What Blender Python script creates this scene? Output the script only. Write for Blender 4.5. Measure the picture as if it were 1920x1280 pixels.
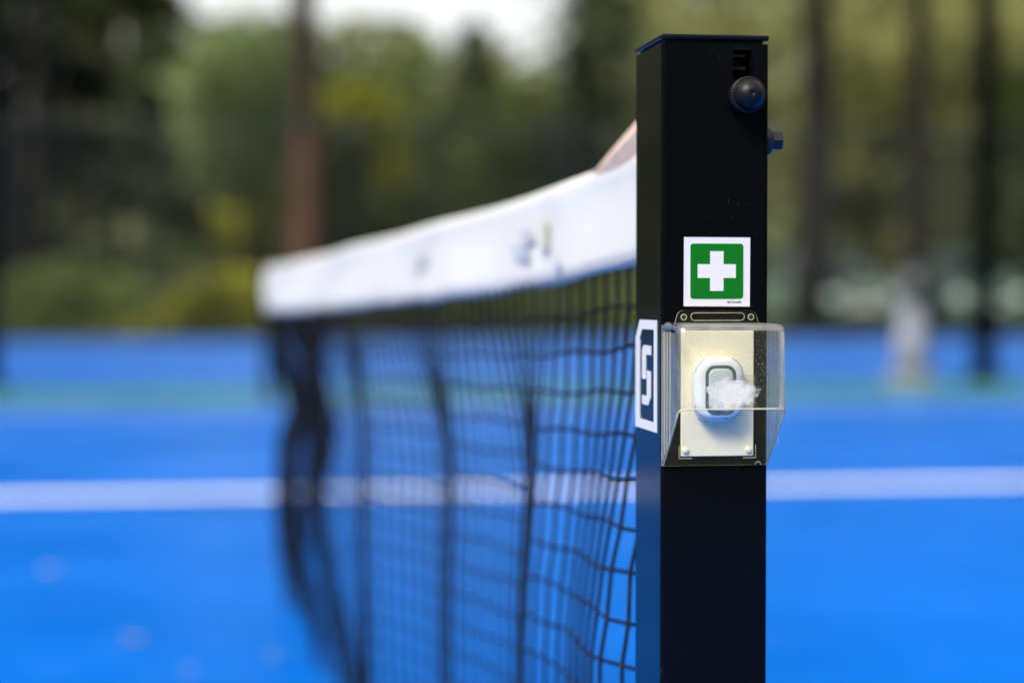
import bpy, bmesh, math, random
import numpy as np
from mathutils import Vector, Matrix
for o in list(bpy.data.objects): bpy.data.objects.remove(o)
sc = bpy.context.scene
R = math.radians
rnd = random.Random(7)
nrg = np.random.default_rng(11)
COL = sc.collection

# ------------------------------------------------------------------ camera
CAM_H = 0.83
cd = bpy.data.cameras.new('camera'); cam = bpy.data.objects.new('camera', cd); COL.objects.link(cam)
cam.location = (-0.364, -1.479, CAM_H)
cam.rotation_euler = (R(90 - 1.611), 0, R(-8.4))
cd.lens = 70; cd.sensor_width = 36; cd.clip_start = 0.05; cd.clip_end = 2000
cd.dof.use_dof = True; cd.dof.focus_distance = 1.452; cd.dof.aperture_fstop = 2.45
sc.camera = cam

# ------------------------------------------------------------------ sky, sun, exposure
SUN_EL, SUN_AZ = 46, 226           # high soft light from the left, slightly behind the camera (compass: 0 = +Y, clockwise)
w = bpy.data.worlds.new('World'); sc.world = w; w.use_nodes = True
nt = w.node_tree
bg = nt.nodes['Background']
sky = nt.nodes.new('ShaderNodeTexSky'); sky.sky_type = 'NISHITA'; sky.sun_disc = False
sky.sun_elevation = R(SUN_EL); sky.sun_rotation = R(SUN_AZ); sky.air_density = 1.0; sky.dust_density = 4.0; sky.ozone_density = 1.0
hs = nt.nodes.new('ShaderNodeHueSaturation'); hs.inputs['Saturation'].default_value = 0.10; hs.inputs['Value'].default_value = 1.0
nt.links.new(sky.outputs[0], hs.inputs['Color']); nt.links.new(hs.outputs[0], bg.inputs['Color'])
bg.inputs['Strength'].default_value = 0.14
sl = bpy.data.lights.new('sun', 'SUN'); sl.energy = 1.3; sl.angle = R(14); sl.color = (1.0, 0.94, 0.84)
sun = bpy.data.objects.new('sun', sl); COL.objects.link(sun)
sdir = Vector((math.sin(R(SUN_AZ)) * math.cos(R(SUN_EL)), math.cos(R(SUN_AZ)) * math.cos(R(SUN_EL)), math.sin(R(SUN_EL))))
sun.rotation_euler = sdir.to_track_quat('Z', 'Y').to_euler()
sc.view_settings.view_transform = 'Standard'; sc.view_settings.look = 'None'
sc.view_settings.exposure = 1.1; sc.view_settings.gamma = 1.0
sc.view_settings.use_curve_mapping = False
sc.render.engine = 'CYCLES'
sc.cycles.use_denoising = True
sc.cycles.max_bounces = 10; sc.cycles.transparent_max_bounces = 24
sc.cycles.caustics_reflective = False; sc.cycles.caustics_refractive = False

# ------------------------------------------------------------------ helpers
def new_mat(name):
    m = bpy.data.materials.new(name); m.use_nodes = True
    return m, m.node_tree, m.node_tree.nodes['Principled BSDF']
def noise(nt, scale, detail=3, coord='Object', rough=0.5):
    tc = nt.nodes.new('ShaderNodeTexCoord'); n = nt.nodes.new('ShaderNodeTexNoise')
    n.inputs['Scale'].default_value = scale; n.inputs['Detail'].default_value = detail; n.inputs['Roughness'].default_value = rough
    nt.links.new(tc.outputs[coord], n.inputs['Vector']); return n
def ramp(nt, src, p0, c0, p1, c1):
    r = nt.nodes.new('ShaderNodeValToRGB'); e = r.color_ramp.elements
    e[0].position = p0; e[0].color = (*c0, 1); e[1].position = p1; e[1].color = (*c1, 1)
    nt.links.new(src, r.inputs[0]); return r
def simple(name, col, rough=0.5, spec=0.5, metal=0.0, var=0.0, scale=8.0, bump=0.0, bscale=400, coat=0.0):
    m, t, b = new_mat(name)
    b.inputs['Roughness'].default_value = rough; b.inputs['Specular IOR Level'].default_value = spec
    b.inputs['Metallic'].default_value = metal; b.inputs['Coat Weight'].default_value = coat
    if var > 0:
        n = noise(t, scale)
        r = ramp(t, n.outputs['Fac'], 0.3, tuple(c * (1 - var) for c in col), 0.7, tuple(min(1, c * (1 + var)) for c in col))
        t.links.new(r.outputs[0], b.inputs['Base Color'])
    else:
        b.inputs['Base Color'].default_value = (*col, 1)
    if bump > 0:
        n2 = noise(t, bscale, 2); bp = t.nodes.new('ShaderNodeBump'); bp.inputs['Strength'].default_value = bump; bp.inputs['Distance'].default_value = 0.002
        t.links.new(n2.outputs['Fac'], bp.inputs['Height']); t.links.new(bp.outputs[0], b.inputs['Normal'])
    return m
def leaf_mat(name, c_dark, c_light, scale=1.2, trans=0.3):
    m, t, b = new_mat(name)
    n = noise(t, scale, 4); n2 = noise(t, scale * 9, 2)
    mx = t.nodes.new('ShaderNodeMath'); mx.operation = 'MULTIPLY_ADD'; mx.inputs[1].default_value = 0.45
    t.links.new(n2.outputs['Fac'], mx.inputs[0]); 
    mm = t.nodes.new('ShaderNodeMath'); mm.operation = 'MULTIPLY'; mm.inputs[1].default_value = 0.55
    t.links.new(n.outputs['Fac'], mm.inputs[0]); t.links.new(mm.outputs[0], mx.inputs[2])
    r = ramp(t, mx.outputs[0], 0.42, tuple(c * .6 for c in c_dark), 0.58, tuple(c * 1.15 for c in c_light))
    t.links.new(r.outputs[0], b.inputs['Base Color']); b.inputs['Roughness'].default_value = 0.55; b.inputs['Specular IOR Level'].default_value = 0.3
    tr = t.nodes.new('ShaderNodeBsdfTranslucent'); t.links.new(r.outputs[0], tr.inputs['Color'])
    ms = t.nodes.new('ShaderNodeMixShader'); ms.inputs[0].default_value = trans
    t.links.new(b.outputs[0], ms.inputs[1]); t.links.new(tr.outputs[0], ms.inputs[2])
    t.links.new(ms.outputs[0], t.nodes['Material Output'].inputs['Surface'])
    return m

def obj(name, verts, faces, mat, parent=None, smooth=False):
    me = bpy.data.meshes.new(name); me.from_pydata([tuple(v) for v in verts], [], [tuple(f) for f in faces])
    me.update()
    o = bpy.data.objects.new(name, me); COL.objects.link(o)
    if mat:
        for m in (mat if isinstance(mat, (list, tuple)) else [mat]): me.materials.append(m)
    if smooth: me.polygons.foreach_set('use_smooth', [True] * len(me.polygons))
    if parent: o.parent = parent
    return o
def bmobj(name, bm, mat, parent=None, smooth=False):
    me = bpy.data.meshes.new(name); bmesh.ops.recalc_face_normals(bm, faces=bm.faces); bm.to_mesh(me); bm.free()
    o = bpy.data.objects.new(name, me); COL.objects.link(o)
    if mat:
        for m in (mat if isinstance(mat, (list, tuple)) else [mat]): me.materials.append(m)
    if smooth: me.polygons.foreach_set('use_smooth', [True] * len(me.polygons))
    if parent: o.parent = parent
    return o
def empty(name, loc=(0, 0, 0), rz=0):
    o = bpy.data.objects.new(name, None); COL.objects.link(o); o.location = loc; o.rotation_euler = (0, 0, rz); return o
def tag(o, label=None, cat=None, group=None, kind=None):
    if label: o['label'] = label
    if cat: o['category'] = cat
    if group: o['group'] = group
    if kind: o['kind'] = kind
    return o
def box_bm(x0, x1, y0, y1, z0, z1, bev=0.0, seg=2, bm=None):
    b = bmesh.new() if bm is None else bm
    vs = [b.verts.new((x, y, z)) for x in (x0, x1) for y in (y0, y1) for z in (z0, z1)]
    fs = [(0, 1, 3, 2), (4, 6, 7, 5), (0, 4, 5, 1), (2, 3, 7, 6), (0, 2, 6, 4), (1, 5, 7, 3)]
    nf = [b.faces.new([vs[i] for i in f]) for f in fs]
    if bev > 0:
        es = set(e for f in nf for e in f.edges)
        bmesh.ops.bevel(b, geom=list(es), offset=bev, segments=seg, affect='EDGES', profile=0.5)
    return b
def box(name, x0, x1, y0, y1, z0, z1, mat, parent=None, bev=0.0, seg=2):
    return bmobj(name, box_bm(x0, x1, y0, y1, z0, z1, bev, seg), mat, parent, False)
def prism_y(pts, y0, y1):
    """outline in x,z pushed along y"""
    n = len(pts); v = [(p[0], y0, p[1]) for p in pts] + [(p[0], y1, p[1]) for p in pts]
    f = [tuple(range(n))[::-1], tuple(range(n, 2 * n))] + [(i, (i + 1) % n, n + (i + 1) % n, n + i) for i in range(n)]
    return v, f
def prism_x(pts, x0, x1):
    n = len(pts); v = [(x0, p[0], p[1]) for p in pts] + [(x1, p[0], p[1]) for p in pts]
    f = [tuple(range(n)), tuple(range(n, 2 * n))[::-1]] + [(i, n + i, n + (i + 1) % n, (i + 1) % n) for i in range(n)]
    return v, f
def rrect(cx, cz, hx, hz, r, seg=6):
    pts = []
    for k, (sx, sz) in enumerate(((1, 1), (-1, 1), (-1, -1), (1, -1))):
        for i in range(seg + 1):
            a = math.pi / 2 * (k + i / seg)
            pts.append((cx + sx * (hx - r) + r * math.cos(a), cz + sz * (hz - r) + r * math.sin(a)))
    return pts
def loft(rings, cap0=True, cap1=True):
    n = len(rings[0]); v = [p for r in rings for p in r]; f = []
    for k in range(len(rings) - 1):
        for i in range(n):
            f.append((k * n + i, k * n + (i + 1) % n, (k + 1) * n + (i + 1) % n, (k + 1) * n + i))
    if cap0: f.append(tuple(range(n))[::-1])
    if cap1: f.append(tuple(range((len(rings) - 1) * n, len(rings) * n)))
    return v, f
def lathe_y(prof, cx, cz, seg=32):
    """prof: (radius, y) list, axis along y"""
    rings = [[(cx + r * math.cos(2 * math.pi * i / seg), y, cz + r * math.sin(2 * math.pi * i / seg)) for i in range(seg)] for r, y in prof]
    return loft(rings)
def lathe_x(prof, cy, cz, seg=32):
    rings = [[(x, cy + r * math.cos(2 * math.pi * i / seg), cz + r * math.sin(2 * math.pi * i / seg)) for i in range(seg)] for r, x in prof]
    return loft(rings)
def lathe_z(prof, cx, cy, seg=24):
    rings = [[(cx + r * math.cos(2 * math.pi * i / seg), cy + r * math.sin(2 * math.pi * i / seg), z) for i in range(seg)] for r, z in prof]
    return loft(rings)
def tube(path, rad, seg=6, closed=False):
    P = [Vector(p) for p in path]; n = len(P); rings = []
    for i, p in enumerate(P):
        a = P[(i - 1) % n] if (i > 0 or closed) else P[i]; b = P[(i + 1) % n] if (i < n - 1 or closed) else P[i]
        t = (b - a).normalized(); up = Vector((0, 0, 1)) if abs(t.z) < 0.9 else Vector((0, 1, 0))
        s = t.cross(up).normalized(); q = s.cross(t)
        rr = rad[i] if isinstance(rad, (list, tuple)) else rad
        rings.append([tuple(p + rr * (math.cos(2 * math.pi * k / seg) * s + math.sin(2 * math.pi * k / seg) * q)) for k in range(seg)])
    if closed:
        v = [p for r in rings for p in r]; f = []
        for k in range(n):
            for i in range(seg): f.append((k * seg + i, k * seg + (i + 1) % seg, ((k + 1) % n) * seg + (i + 1) % seg, ((k + 1) % n) * seg + i))
        return v, f
    return loft(rings)
def join(parts):
    V, Fc = [], []
    for v, f in parts:
        k = len(V); V += list(v); Fc += [tuple(i + k for i in q) for q in f]
    return V, Fc
def quads(centres, size, name, mat, parent=None, flat=0.0):
    """leaf-sized faces at the given points, turned every way"""
    n = len(centres); c = np.asarray(centres, float); s = size * nrg.uniform(0.6, 1.3, n)
    a = nrg.normal(size=(n, 3)); a[:, 2] *= (1 - flat); a /= np.linalg.norm(a, axis=1)[:, None]
    b = nrg.normal(size=(n, 3)); b -= (a * b).sum(1)[:, None] * a; b /= np.linalg.norm(b, axis=1)[:, None]
    u = a * s[:, None] * 0.5; v = b * s[:, None] * 0.32
    V = np.empty((n, 4, 3)); V[:, 0] = c - u; V[:, 1] = c + v; V[:, 2] = c + u; V[:, 3] = c - v
    me = bpy.data.meshes.new(name)
    me.vertices.add(4 * n); me.vertices.foreach_set('co', V.reshape(-1))
    me.loops.add(4 * n); me.loops.foreach_set('vertex_index', np.arange(4 * n, dtype=np.int32))
    me.polygons.add(n); me.polygons.foreach_set('loop_start', np.arange(0, 4 * n, 4, dtype=np.int32))
    me.polygons.foreach_set('loop_total', np.full(n, 4, dtype=np.int32))
    me.update(calc_edges=True); me.materials.append(mat)
    o = bpy.data.objects.new(name, me); COL.objects.link(o)
    if parent: o.parent = parent
    return o
def smooth01(t): t = min(1, max(0, t)); return t * t * (3 - 2 * t)
def interp(x, xs, ys): return float(np.interp(x, xs, ys))
def cubic(xs, ys):
    """smooth monotone-ish Hermite interpolation"""
    xs = list(xs); ys = list(ys); n = len(xs)
    d = [(ys[i + 1] - ys[i]) / (xs[i + 1] - xs[i]) for i in range(n - 1)]
    m = [d[0]] + [0 if d[i - 1] * d[i] <= 0 else 2 * d[i - 1] * d[i] / (d[i - 1] + d[i]) for i in range(1, n - 1)] + [d[-1]]
    def f(x):
        if x <= xs[0]: return ys[0]
        if x >= xs[-1]: return ys[-1]
        k = max(i for i in range(n - 1) if xs[i] <= x); h = xs[k + 1] - xs[k]; t = (x - xs[k]) / h
        return (2*t**3-3*t*t+1)*ys[k] + (t**3-2*t*t+t)*h*m[k] + (-2*t**3+3*t*t)*ys[k+1] + (t**3-t*t)*h*m[k+1]
    return f

# ------------------------------------------------------------------ materials
def court_mat(name, col, rough):
    """acrylic court paint: matt from above, a sheen only at very flat angles"""
    m, t, b = new_mat(name); t.nodes.remove(b)
    n = noise(t, 0.9, 5, rough=0.6); n2 = noise(t, 60, 3); n4 = noise(t, 6, 4)
    r = ramp(t, n.outputs['Fac'], 0.32, tuple(c * 0.84 for c in col), 0.68, tuple(min(.85, c * 1.12) for c in col))
    r4 = ramp(t, n4.outputs['Fac'], 0.62, (0, 0, 0), 0.80, (0.16,) * 3)
    dust = t.nodes.new('ShaderNodeMix'); dust.data_type = 'RGBA'; dust.inputs[7].default_value = (0.22, 0.33, 0.55, 1)
    t.links.new(r4.outputs[0], dust.inputs[0]); t.links.new(r.outputs[0], dust.inputs[6])
    df = t.nodes.new('ShaderNodeBsdfDiffuse'); t.links.new(dust.outputs[2], df.inputs['Color'])
    gl = t.nodes.new('ShaderNodeBsdfGlossy'); gl.inputs['Color'].default_value = (0.72, 0.88, 1.0, 1)
    r2 = ramp(t, n.outputs['Fac'], 0.35, (rough - .05,) * 3, 0.65, (rough + .06,) * 3); t.links.new(r2.outputs[0], gl.inputs['Roughness'])
    lw = t.nodes.new('ShaderNodeLayerWeight'); lw.inputs['Blend'].default_value = 0.5
    pw = t.nodes.new('ShaderNodeMath'); pw.operation = 'POWER'; pw.inputs[1].default_value = 12.0; t.links.new(lw.outputs['Facing'], pw.inputs[0])
    fr = t.nodes.new('ShaderNodeMath'); fr.operation = 'MULTIPLY_ADD'; fr.inputs[1].default_value = 0.52; fr.inputs[2].default_value = 0.004; t.links.new(pw.outputs[0], fr.inputs[0])
    ms = t.nodes.new('ShaderNodeMixShader'); t.links.new(fr.outputs[0], ms.inputs[0]); t.links.new(df.outputs[0], ms.inputs[1]); t.links.new(gl.outputs[0], ms.inputs[2])
    bp = t.nodes.new('ShaderNodeBump'); bp.inputs['Strength'].default_value = 0.05; bp.inputs['Distance'].default_value = 0.002
    t.links.new(n2.outputs['Fac'], bp.inputs['Height']); t.links.new(bp.outputs[0], df.inputs['Normal'])
    t.links.new(ms.outputs[0], t.nodes['Material Output'].inputs['Surface'])
    return m
M = {}
M['blue'] = court_mat('court_blue_acrylic', (0.0, 0.110, 0.48), 0.29)
M['green'] = court_mat('court_green_acrylic', (0.015, 0.15, 0.09), 0.33)
M['line'] = court_mat('line_paint', (0.82, 0.83, 0.84), 0.45)
M['grass'] = simple('grass_soil', (0.075, 0.085, 0.025), 0.9, 0.1, var=0.35, scale=1.5)

def black_coat():
    m, t, b = new_mat('black_powder_coat')
    v = noise(t, 420, 2); n = noise(t, 14, 3)
    mul = t.nodes.new('ShaderNodeMath'); mul.operation = 'MULTIPLY'
    r1 = ramp(t, v.outputs['Fac'], 0.66, (0, 0, 0), 0.73, (1, 1, 1)); r0 = ramp(t, n.outputs['Fac'], 0.45, (0, 0, 0), 0.75, (1, 1, 1))
    t.links.new(r1.outputs[0], mul.inputs[0]); t.links.new(r0.outputs[0], mul.inputs[1])
    mx = t.nodes.new('ShaderNodeMix'); mx.data_type = 'RGBA'
    mx.inputs[6].default_value = (0.0028, 0.003, 0.0038, 1); mx.inputs[7].default_value = (0.035, 0.038, 0.042, 1)
    t.links.new(mul.outputs[0], mx.inputs[0]); t.links.new(mx.outputs[2], b.inputs['Base Color'])
    b.inputs['Roughness'].default_value = 0.11; b.inputs['Specular IOR Level'].default_value = 0.10
    bp = t.nodes.new('ShaderNodeBump'); bp.inputs['Strength'].default_value = 0.03; bp.inputs['Distance'].default_value = 0.0005
    n3 = noise(t, 600, 2); t.links.new(n3.outputs['Fac'], bp.inputs['Height']); t.links.new(bp.outputs[0], b.inputs['Normal'])
    return m
M['black'] = black_coat()
M['capblack'] = simple('cap_black', (0.003, 0.0032, 0.0035), 0.3, 0.22)
M['rubber'] = simple('black_plastic', (0.005, 0.005, 0.006), 0.42, 0.28, bump=0.05, bscale=900)
M['bolt'] = simple('black_oxide_steel', (0.022, 0.022, 0.022), 0.4, 0.45)
M['white_vinyl'] = simple('white_vinyl', (0.70, 0.69, 0.70), 0.4, 0.4)
M['green_vinyl'] = simple('green_vinyl', (0.0008, 0.15, 0.006), 0.35, 0.4)
M['ink_and_shade'] = simple('black_ink_and_shade', (0.01, 0.01, 0.01), 0.5)  # print ink, reused as painted shade in holes and the bin opening
M['ivory'] = simple('ivory_plastic', (0.93, 0.86, 0.62), 0.5, 0.4, var=0.03, scale=40)
M['whiteplastic'] = simple('white_plastic', (0.84, 0.86, 0.86), 0.3, 0.5)
M['greyring'] = simple('grey_ring', (0.10, 0.12, 0.125), 0.35, 0.5)
M['paleface'] = simple('pale_grey_button', (0.55, 0.62, 0.60), 0.35, 0.5)
M['groove'] = simple('groove_grey', (0.25, 0.27, 0.29), 0.5)

def clear_mat(name, tint, haze, haze_scale, specks=0.5, f0=0.03):
    """clear moulded plastic: see-through, mirror-like at grazing angles, with dusty scuffs or milky haze"""
    m, t, b = new_mat(name); t.nodes.remove(b)
    tr = t.nodes.new('ShaderNodeBsdfTransparent'); tr.inputs[0].default_value = (*tint, 1)
    gl = t.nodes.new('ShaderNodeBsdfGlossy'); gl.inputs['Roughness'].default_value = 0.09
    lw = t.nodes.new('ShaderNodeLayerWeight'); lw.inputs['Blend'].default_value = 0.5
    pw = t.nodes.new('ShaderNodeMath'); pw.operation = 'POWER'; pw.inputs[1].default_value = 4.5; t.links.new(lw.outputs['Facing'], pw.inputs[0])
    fr = t.nodes.new('ShaderNodeMath'); fr.operation = 'MULTIPLY_ADD'; fr.inputs[1].default_value = 0.94 - f0; fr.inputs[2].default_value = f0; t.links.new(pw.outputs[0], fr.inputs[0])
    m1 = t.nodes.new('ShaderNodeMixShader'); t.links.new(fr.outputs[0], m1.inputs[0]); t.links.new(tr.outputs[0], m1.inputs[1]); t.links.new(gl.outputs[0], m1.inputs[2])
    df = t.nodes.new('ShaderNodeBsdfDiffuse'); df.inputs[0].default_value = (0.92, 0.88, 0.76, 1)
    tl = t.nodes.new('ShaderNodeBsdfTranslucent'); tl.inputs[0].default_value = (0.92, 0.88, 0.76, 1)
    md = t.nodes.new('ShaderNodeMixShader'); md.inputs[0].default_value = 0.5
    t.links.new(df.outputs[0], md.inputs[1]); t.links.new(tl.outputs[0], md.inputs[2])
    n = noise(t, haze_scale, 4); 
    sp = noise(t, 1400, 1); sr = ramp(t, sp.outputs['Fac'], 0.66, (0, 0, 0), 0.74, (specks,) * 3)
    hr = ramp(t, n.outputs['Fac'], 0.35, (haze * 0.5,) * 3, 0.75, (haze * 1.6,) * 3)
    ad = t.nodes.new('ShaderNodeMath'); ad.operation = 'MAXIMUM'; t.links.new(sr.outputs[0], ad.inputs[0]); t.links.new(hr.outputs[0], ad.inputs[1])
    m2 = t.nodes.new('ShaderNodeMixShader'); t.links.new(ad.outputs[0], m2.inputs[0]); t.links.new(m1.outputs[0], m2.inputs[1]); t.links.new(md.outputs[0], m2.inputs[2])
    t.links.new(m2.outputs[0], t.nodes['Material Output'].inputs['Surface'])
    return m
M['clear'] = clear_mat('clear_acrylic', (0.985, 0.983, 0.965), 0.006, 120)
M['clearback'] = clear_mat('clear_acrylic_plate', (0.985, 0.98, 0.955), 0.007, 160, 0.2)
M['clearside'] = clear_mat('clear_acrylic_scuffed', (0.975, 0.965, 0.91), 0.08, 90)
M['clearbend'] = clear_mat('clear_acrylic_bend', (0.985, 0.98, 0.94), 0.12, 60, 0.3, 0.10)  # milky bends; the haze also stands in for their bright highlight
for n_ in M['clearbend'].node_tree.nodes:
    if n_.type == 'BSDF_GLOSSY': n_.inputs['Roughness'].default_value = 0.3
def edge_mat():
    m, t, b = new_mat('acrylic_cut_edge'); t.nodes.remove(b)
    tr = t.nodes.new('ShaderNodeBsdfTransparent'); tr.inputs[0].default_value = (0.9, 0.88, 0.7, 1)
    df = t.nodes.new('ShaderNodeBsdfPrincipled'); df.inputs['Base Color'].default_value = (0.82, 0.78, 0.55, 1); df.inputs['Roughness'].default_value = 0.2
    ms = t.nodes.new('ShaderNodeMixShader'); ms.inputs[0].default_value = 0.62
    t.links.new(tr.outputs[0], ms.inputs[1]); t.links.new(df.outputs[0], ms.inputs[2]); t.links.new(ms.outputs[0], t.nodes['Material Output'].inputs['Surface'])
    return m
M['edge'] = edge_mat()
def residue_mat():
    m, t, b = new_mat('dried_glue_residue')
    b.inputs['Base Color'].default_value = (0.97, 0.96, 0.93, 1); b.inputs['Roughness'].default_value = 0.35
    tc = t.nodes.new('ShaderNodeTexCoord'); n = noise(t, 150, 6, rough=0.62)
    gr = t.nodes.new('ShaderNodeVectorMath'); gr.operation = 'LENGTH'
    mp = t.nodes.new('ShaderNodeMapping'); mp.inputs['Scale'].default_value = (1 / 0.0195, 1, 1 / 0.0122)
    t.links.new(tc.outputs['Object'], mp.inputs[0]); t.links.new(mp.outputs[0], gr.inputs[0])
    s = t.nodes.new('ShaderNodeMath'); s.operation = 'MULTIPLY_ADD'; s.inputs[1].default_value = 1.3; 
    inv = t.nodes.new('ShaderNodeMath'); inv.operation = 'SUBTRACT'; inv.inputs[0].default_value = 0.42; t.links.new(gr.outputs['Value'], inv.inputs[1])
    t.links.new(n.outputs['Fac'], s.inputs[0]); t.links.new(inv.outputs[0], s.inputs[2])
    r = ramp(t, s.outputs[0], 0.04, (0, 0, 0), 0.58, (0.95,) * 3)
    tr = t.nodes.new('ShaderNodeBsdfTransparent'); ms = t.nodes.new('ShaderNodeMixShader')
    t.links.new(r.outputs[0], ms.inputs[0]); t.links.new(tr.outputs[0], ms.inputs[1]); t.links.new(b.outputs[0], ms.inputs[2])
    t.links.new(ms.outputs[0], t.nodes['Material Output'].inputs['Surface'])
    return m
M['residue'] = residue_mat()
M['tape'] = simple('white_canvas_tape', (0.68, 0.66, 0.61), 0.8, 0.1, var=0.06, scale=9, bump=0.2, bscale=700)
M['beige'] = simple('beige_webbing', (0.62, 0.46, 0.36), 0.8, 0.2, var=0.1, scale=60)
M['cord'] = simple('black_net_cord', (0.006, 0.0065, 0.009), 0.8, 0.12, var=0.3, scale=80)
M['knot'] = simple('worn_brown_knot', (0.055, 0.034, 0.026), 0.8, 0.2, var=0.4, scale=90)
M['print_blue'] = simple('print_blue', (0.46, 0.50, 0.56), 0.6)
M['print_grey'] = simple('print_grey', (0.47, 0.47, 0.50), 0.6)
M['print_yellow'] = simple('print_yellow', (0.60, 0.57, 0.44), 0.6)
M['fence'] = simple('dark_green_fence_coating', (0.018, 0.024, 0.022), 0.5, 0.3)
M['mast'] = simple('black_mast_paint', (0.002, 0.0022, 0.0025), 0.8, 0.05)
M['bark_red'] = simple('red_pine_bark', (0.115, 0.058, 0.034), 0.9, 0.1, var=0.35, scale=5, bump=0.6, bscale=12)
M['bark_dark'] = simple('dark_bark', (0.014, 0.011, 0.010), 0.9, 0.1, var=0.35, scale=5, bump=0.6, bscale=12)
M['bark_tan'] = simple('tan_bark', (0.20, 0.16, 0.08), 0.9, 0.1, var=0.3, scale=5, bump=0.5, bscale=12)
M['bark_brown'] = simple('brown_bark', (0.045, 0.035, 0.022), 0.9, 0.1, var=0.3, scale=5, bump=0.5, bscale=12)
M['leaf_dark'] = leaf_mat('dark_conifer_needles', (0.004, 0.008, 0.005), (0.012, 0.022, 0.01), 0.9, 0.15)
M['leaf_blue'] = leaf_mat('blue_green_needles', (0.035, 0.055, 0.035), (0.09, 0.12, 0.07), 0.9, 0.15)
M['leaf_deep'] = leaf_mat('deep_green_needles', (0.02, 0.03, 0.012), (0.065, 0.08, 0.032), 0.9, 0.2)
M['leaf_mid'] = leaf_mat('mid_green_leaves', (0.06, 0.09, 0.018), (0.16, 0.2, 0.045), 0.8)
M['leaf_light'] = leaf_mat('light_olive_leaves', (0.2, 0.27, 0.1), (0.4, 0.48, 0.2), 0.8, 0.35)
M['leaf_olive'] = leaf_mat('olive_leaves', (0.17, 0.19, 0.065), (0.38, 0.38, 0.13), 0.5, 0.3)
M['leaf_yellow'] = leaf_mat('yellow_green_leaves', (0.2, 0.23, 0.014), (0.4, 0.4, 0.035), 0.8, 0.35)
M['far'] = leaf_mat('far_wood_leaves', (0.12, 0.145, 0.06), (0.26, 0.29, 0.12), 0.16, 0.3)

# ------------------------------------------------------------------ ground
def sheet(name, x0, x1, y0, y1, z, mat): 
    o = obj(name, [(x0, y0, z), (x1, y0, z), (x1, y1, z), (x0, y1, z)], [(0, 1, 2, 3)], mat); return tag(o, kind='structure')
sheet('ground', -900, 900, -900, 900, -0.012, M['grass'])
sheet('tennis_court', -22, 22, -6, 12.75, 0.0, M['blue'])
sheet('green_surround_strip', -22, 22, 12.75, 14.7, 0.0, M['green'])
sheet('neighbouring_court', -22, 22, 14.7, 28.9, 0.0, M['blue'])
sheet('centre_line', -6.4, 6.4, 6.40, 6.60, 0.004, M['line'])
sheet('far_sideline', -11.9, 11.9, 11.88, 11.94, 0.004, M['line'])

# ------------------------------------------------------------------ net post (front face y=-0.04, net runs away along +y)
PX, PY0, PY1, PT = 0.040, -0.040, 0.053, 1.0085
post = empty('net_post', (0, 0, 0))
tag(post, 'black square steel net post in the foreground with knob and white letter badge', 'post')
bm = bmesh.new()
PXR = 0.0412
box_bm(-PX, PXR, PY0, PY1, 0, 0.960, 0, bm=bm)
SL, SR, SD = 0.0138, 0.0288, 0.016
prof = [(-PX, PY0), (SL, PY0), (SL, PY0 + SD), (SR, PY0 + SD), (SR, PY0), (PXR, PY0), (PXR, PY1), (-PX, PY1)]
lo = [bm.verts.new((x, y, 0.960)) for x, y in prof]; hi = [bm.verts.new((x, y, PT)) for x, y in prof]
for i in range(8): bm.faces.new((lo[i], lo[(i + 1) % 8], hi[(i + 1) % 8], hi[i]))
bm.faces.new(hi); 
# one clean outer skin: remove the box lid except under the slot
bm.faces.ensure_lookup_table()
bmesh.ops.remove_doubles(bm, verts=bm.verts, dist=1e-6)
ve = [e for e in bm.edges if abs(e.verts[0].co.z - e.verts[1].co.z) > 0.01 and all((abs(v.co.x + PX) < 1e-5 or abs(v.co.x - PXR) < 1e-5) and (abs(v.co.y - PY0) < 1e-5 or abs(v.co.y - PY1) < 1e-5) for v in e.verts)]
bmesh.ops.bevel(bm, geom=ve, offset=0.0028, segments=3, affect='EDGES', profile=0.5)
bmobj('tube', bm, M['black'], post)
cap = bmobj('cap', box_bm(-PX - 0.0004, PXR + 0.0004, PY0 - 0.0004, PY1 + 0.0004, PT + 0.0025, PT + 0.0068, 0.0016, 3), M['capblack'], post)
box('cap_skirt', -PX + 0.003, PX - 0.003, PY0 + 0.003, PY1 - 0.003, PT - 0.004, PT + 0.003, M['capblack'], cap)
for k in range(5):     # toothed rack inside the slot
    z = PT - 0.008 - 0.0095 * k
    box('rack_tooth', SL + 0.0004, SR - 0.0032, PY0 + SD - 0.0095, PY0 + SD - 0.0002, z - 0.0013, z + 0.0013, M['rubber'], post, 0.0005, 1)
KX, KZ = 0.0208, 0.9695
kn = obj('knob', *lathe_y([(0.0068, PY0 + 0.012), (0.0068, PY0 - 0.003), (0.0122, PY0 - 0.0032), (0.0127, PY0 - 0.0055), (0.0127, PY0 - 0.0145), (0.0123, PY0 - 0.0165),
    (0.0130, PY0 - 0.0170), (0.0134, PY0 - 0.0178), (0.0132, PY0 - 0.0190), (0.0122, PY0 - 0.0196), (0.0117, PY0 - 0.0192), (0.0116, PY0 - 0.0200), (0.0107, PY0 - 0.0232), (0.0090, PY0 - 0.0262), (0.0066, PY0 - 0.0286), (0.0036, PY0 - 0.0300), (0.0009, PY0 - 0.0304), (0.0007, PY0 - 0.0300), (0.0002, PY0 - 0.0300)], KX, KZ, 48), M['rubber'], post, True)
ribs = []
for k in range(36):
    a = 2 * math.pi * k / 36
    v, f = lathe_y([(0.00055, PY0 - 0.0050), (0.00055, PY0 - 0.0150)], KX + 0.0127 * math.cos(a), KZ + 0.0127 * math.sin(a), 5); ribs.append((v, f))
obj('grip_ribs', *join(ribs), M['rubber'], kn, True)
BY, BZ = -0.022, 0.9385
PX = PXR
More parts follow.
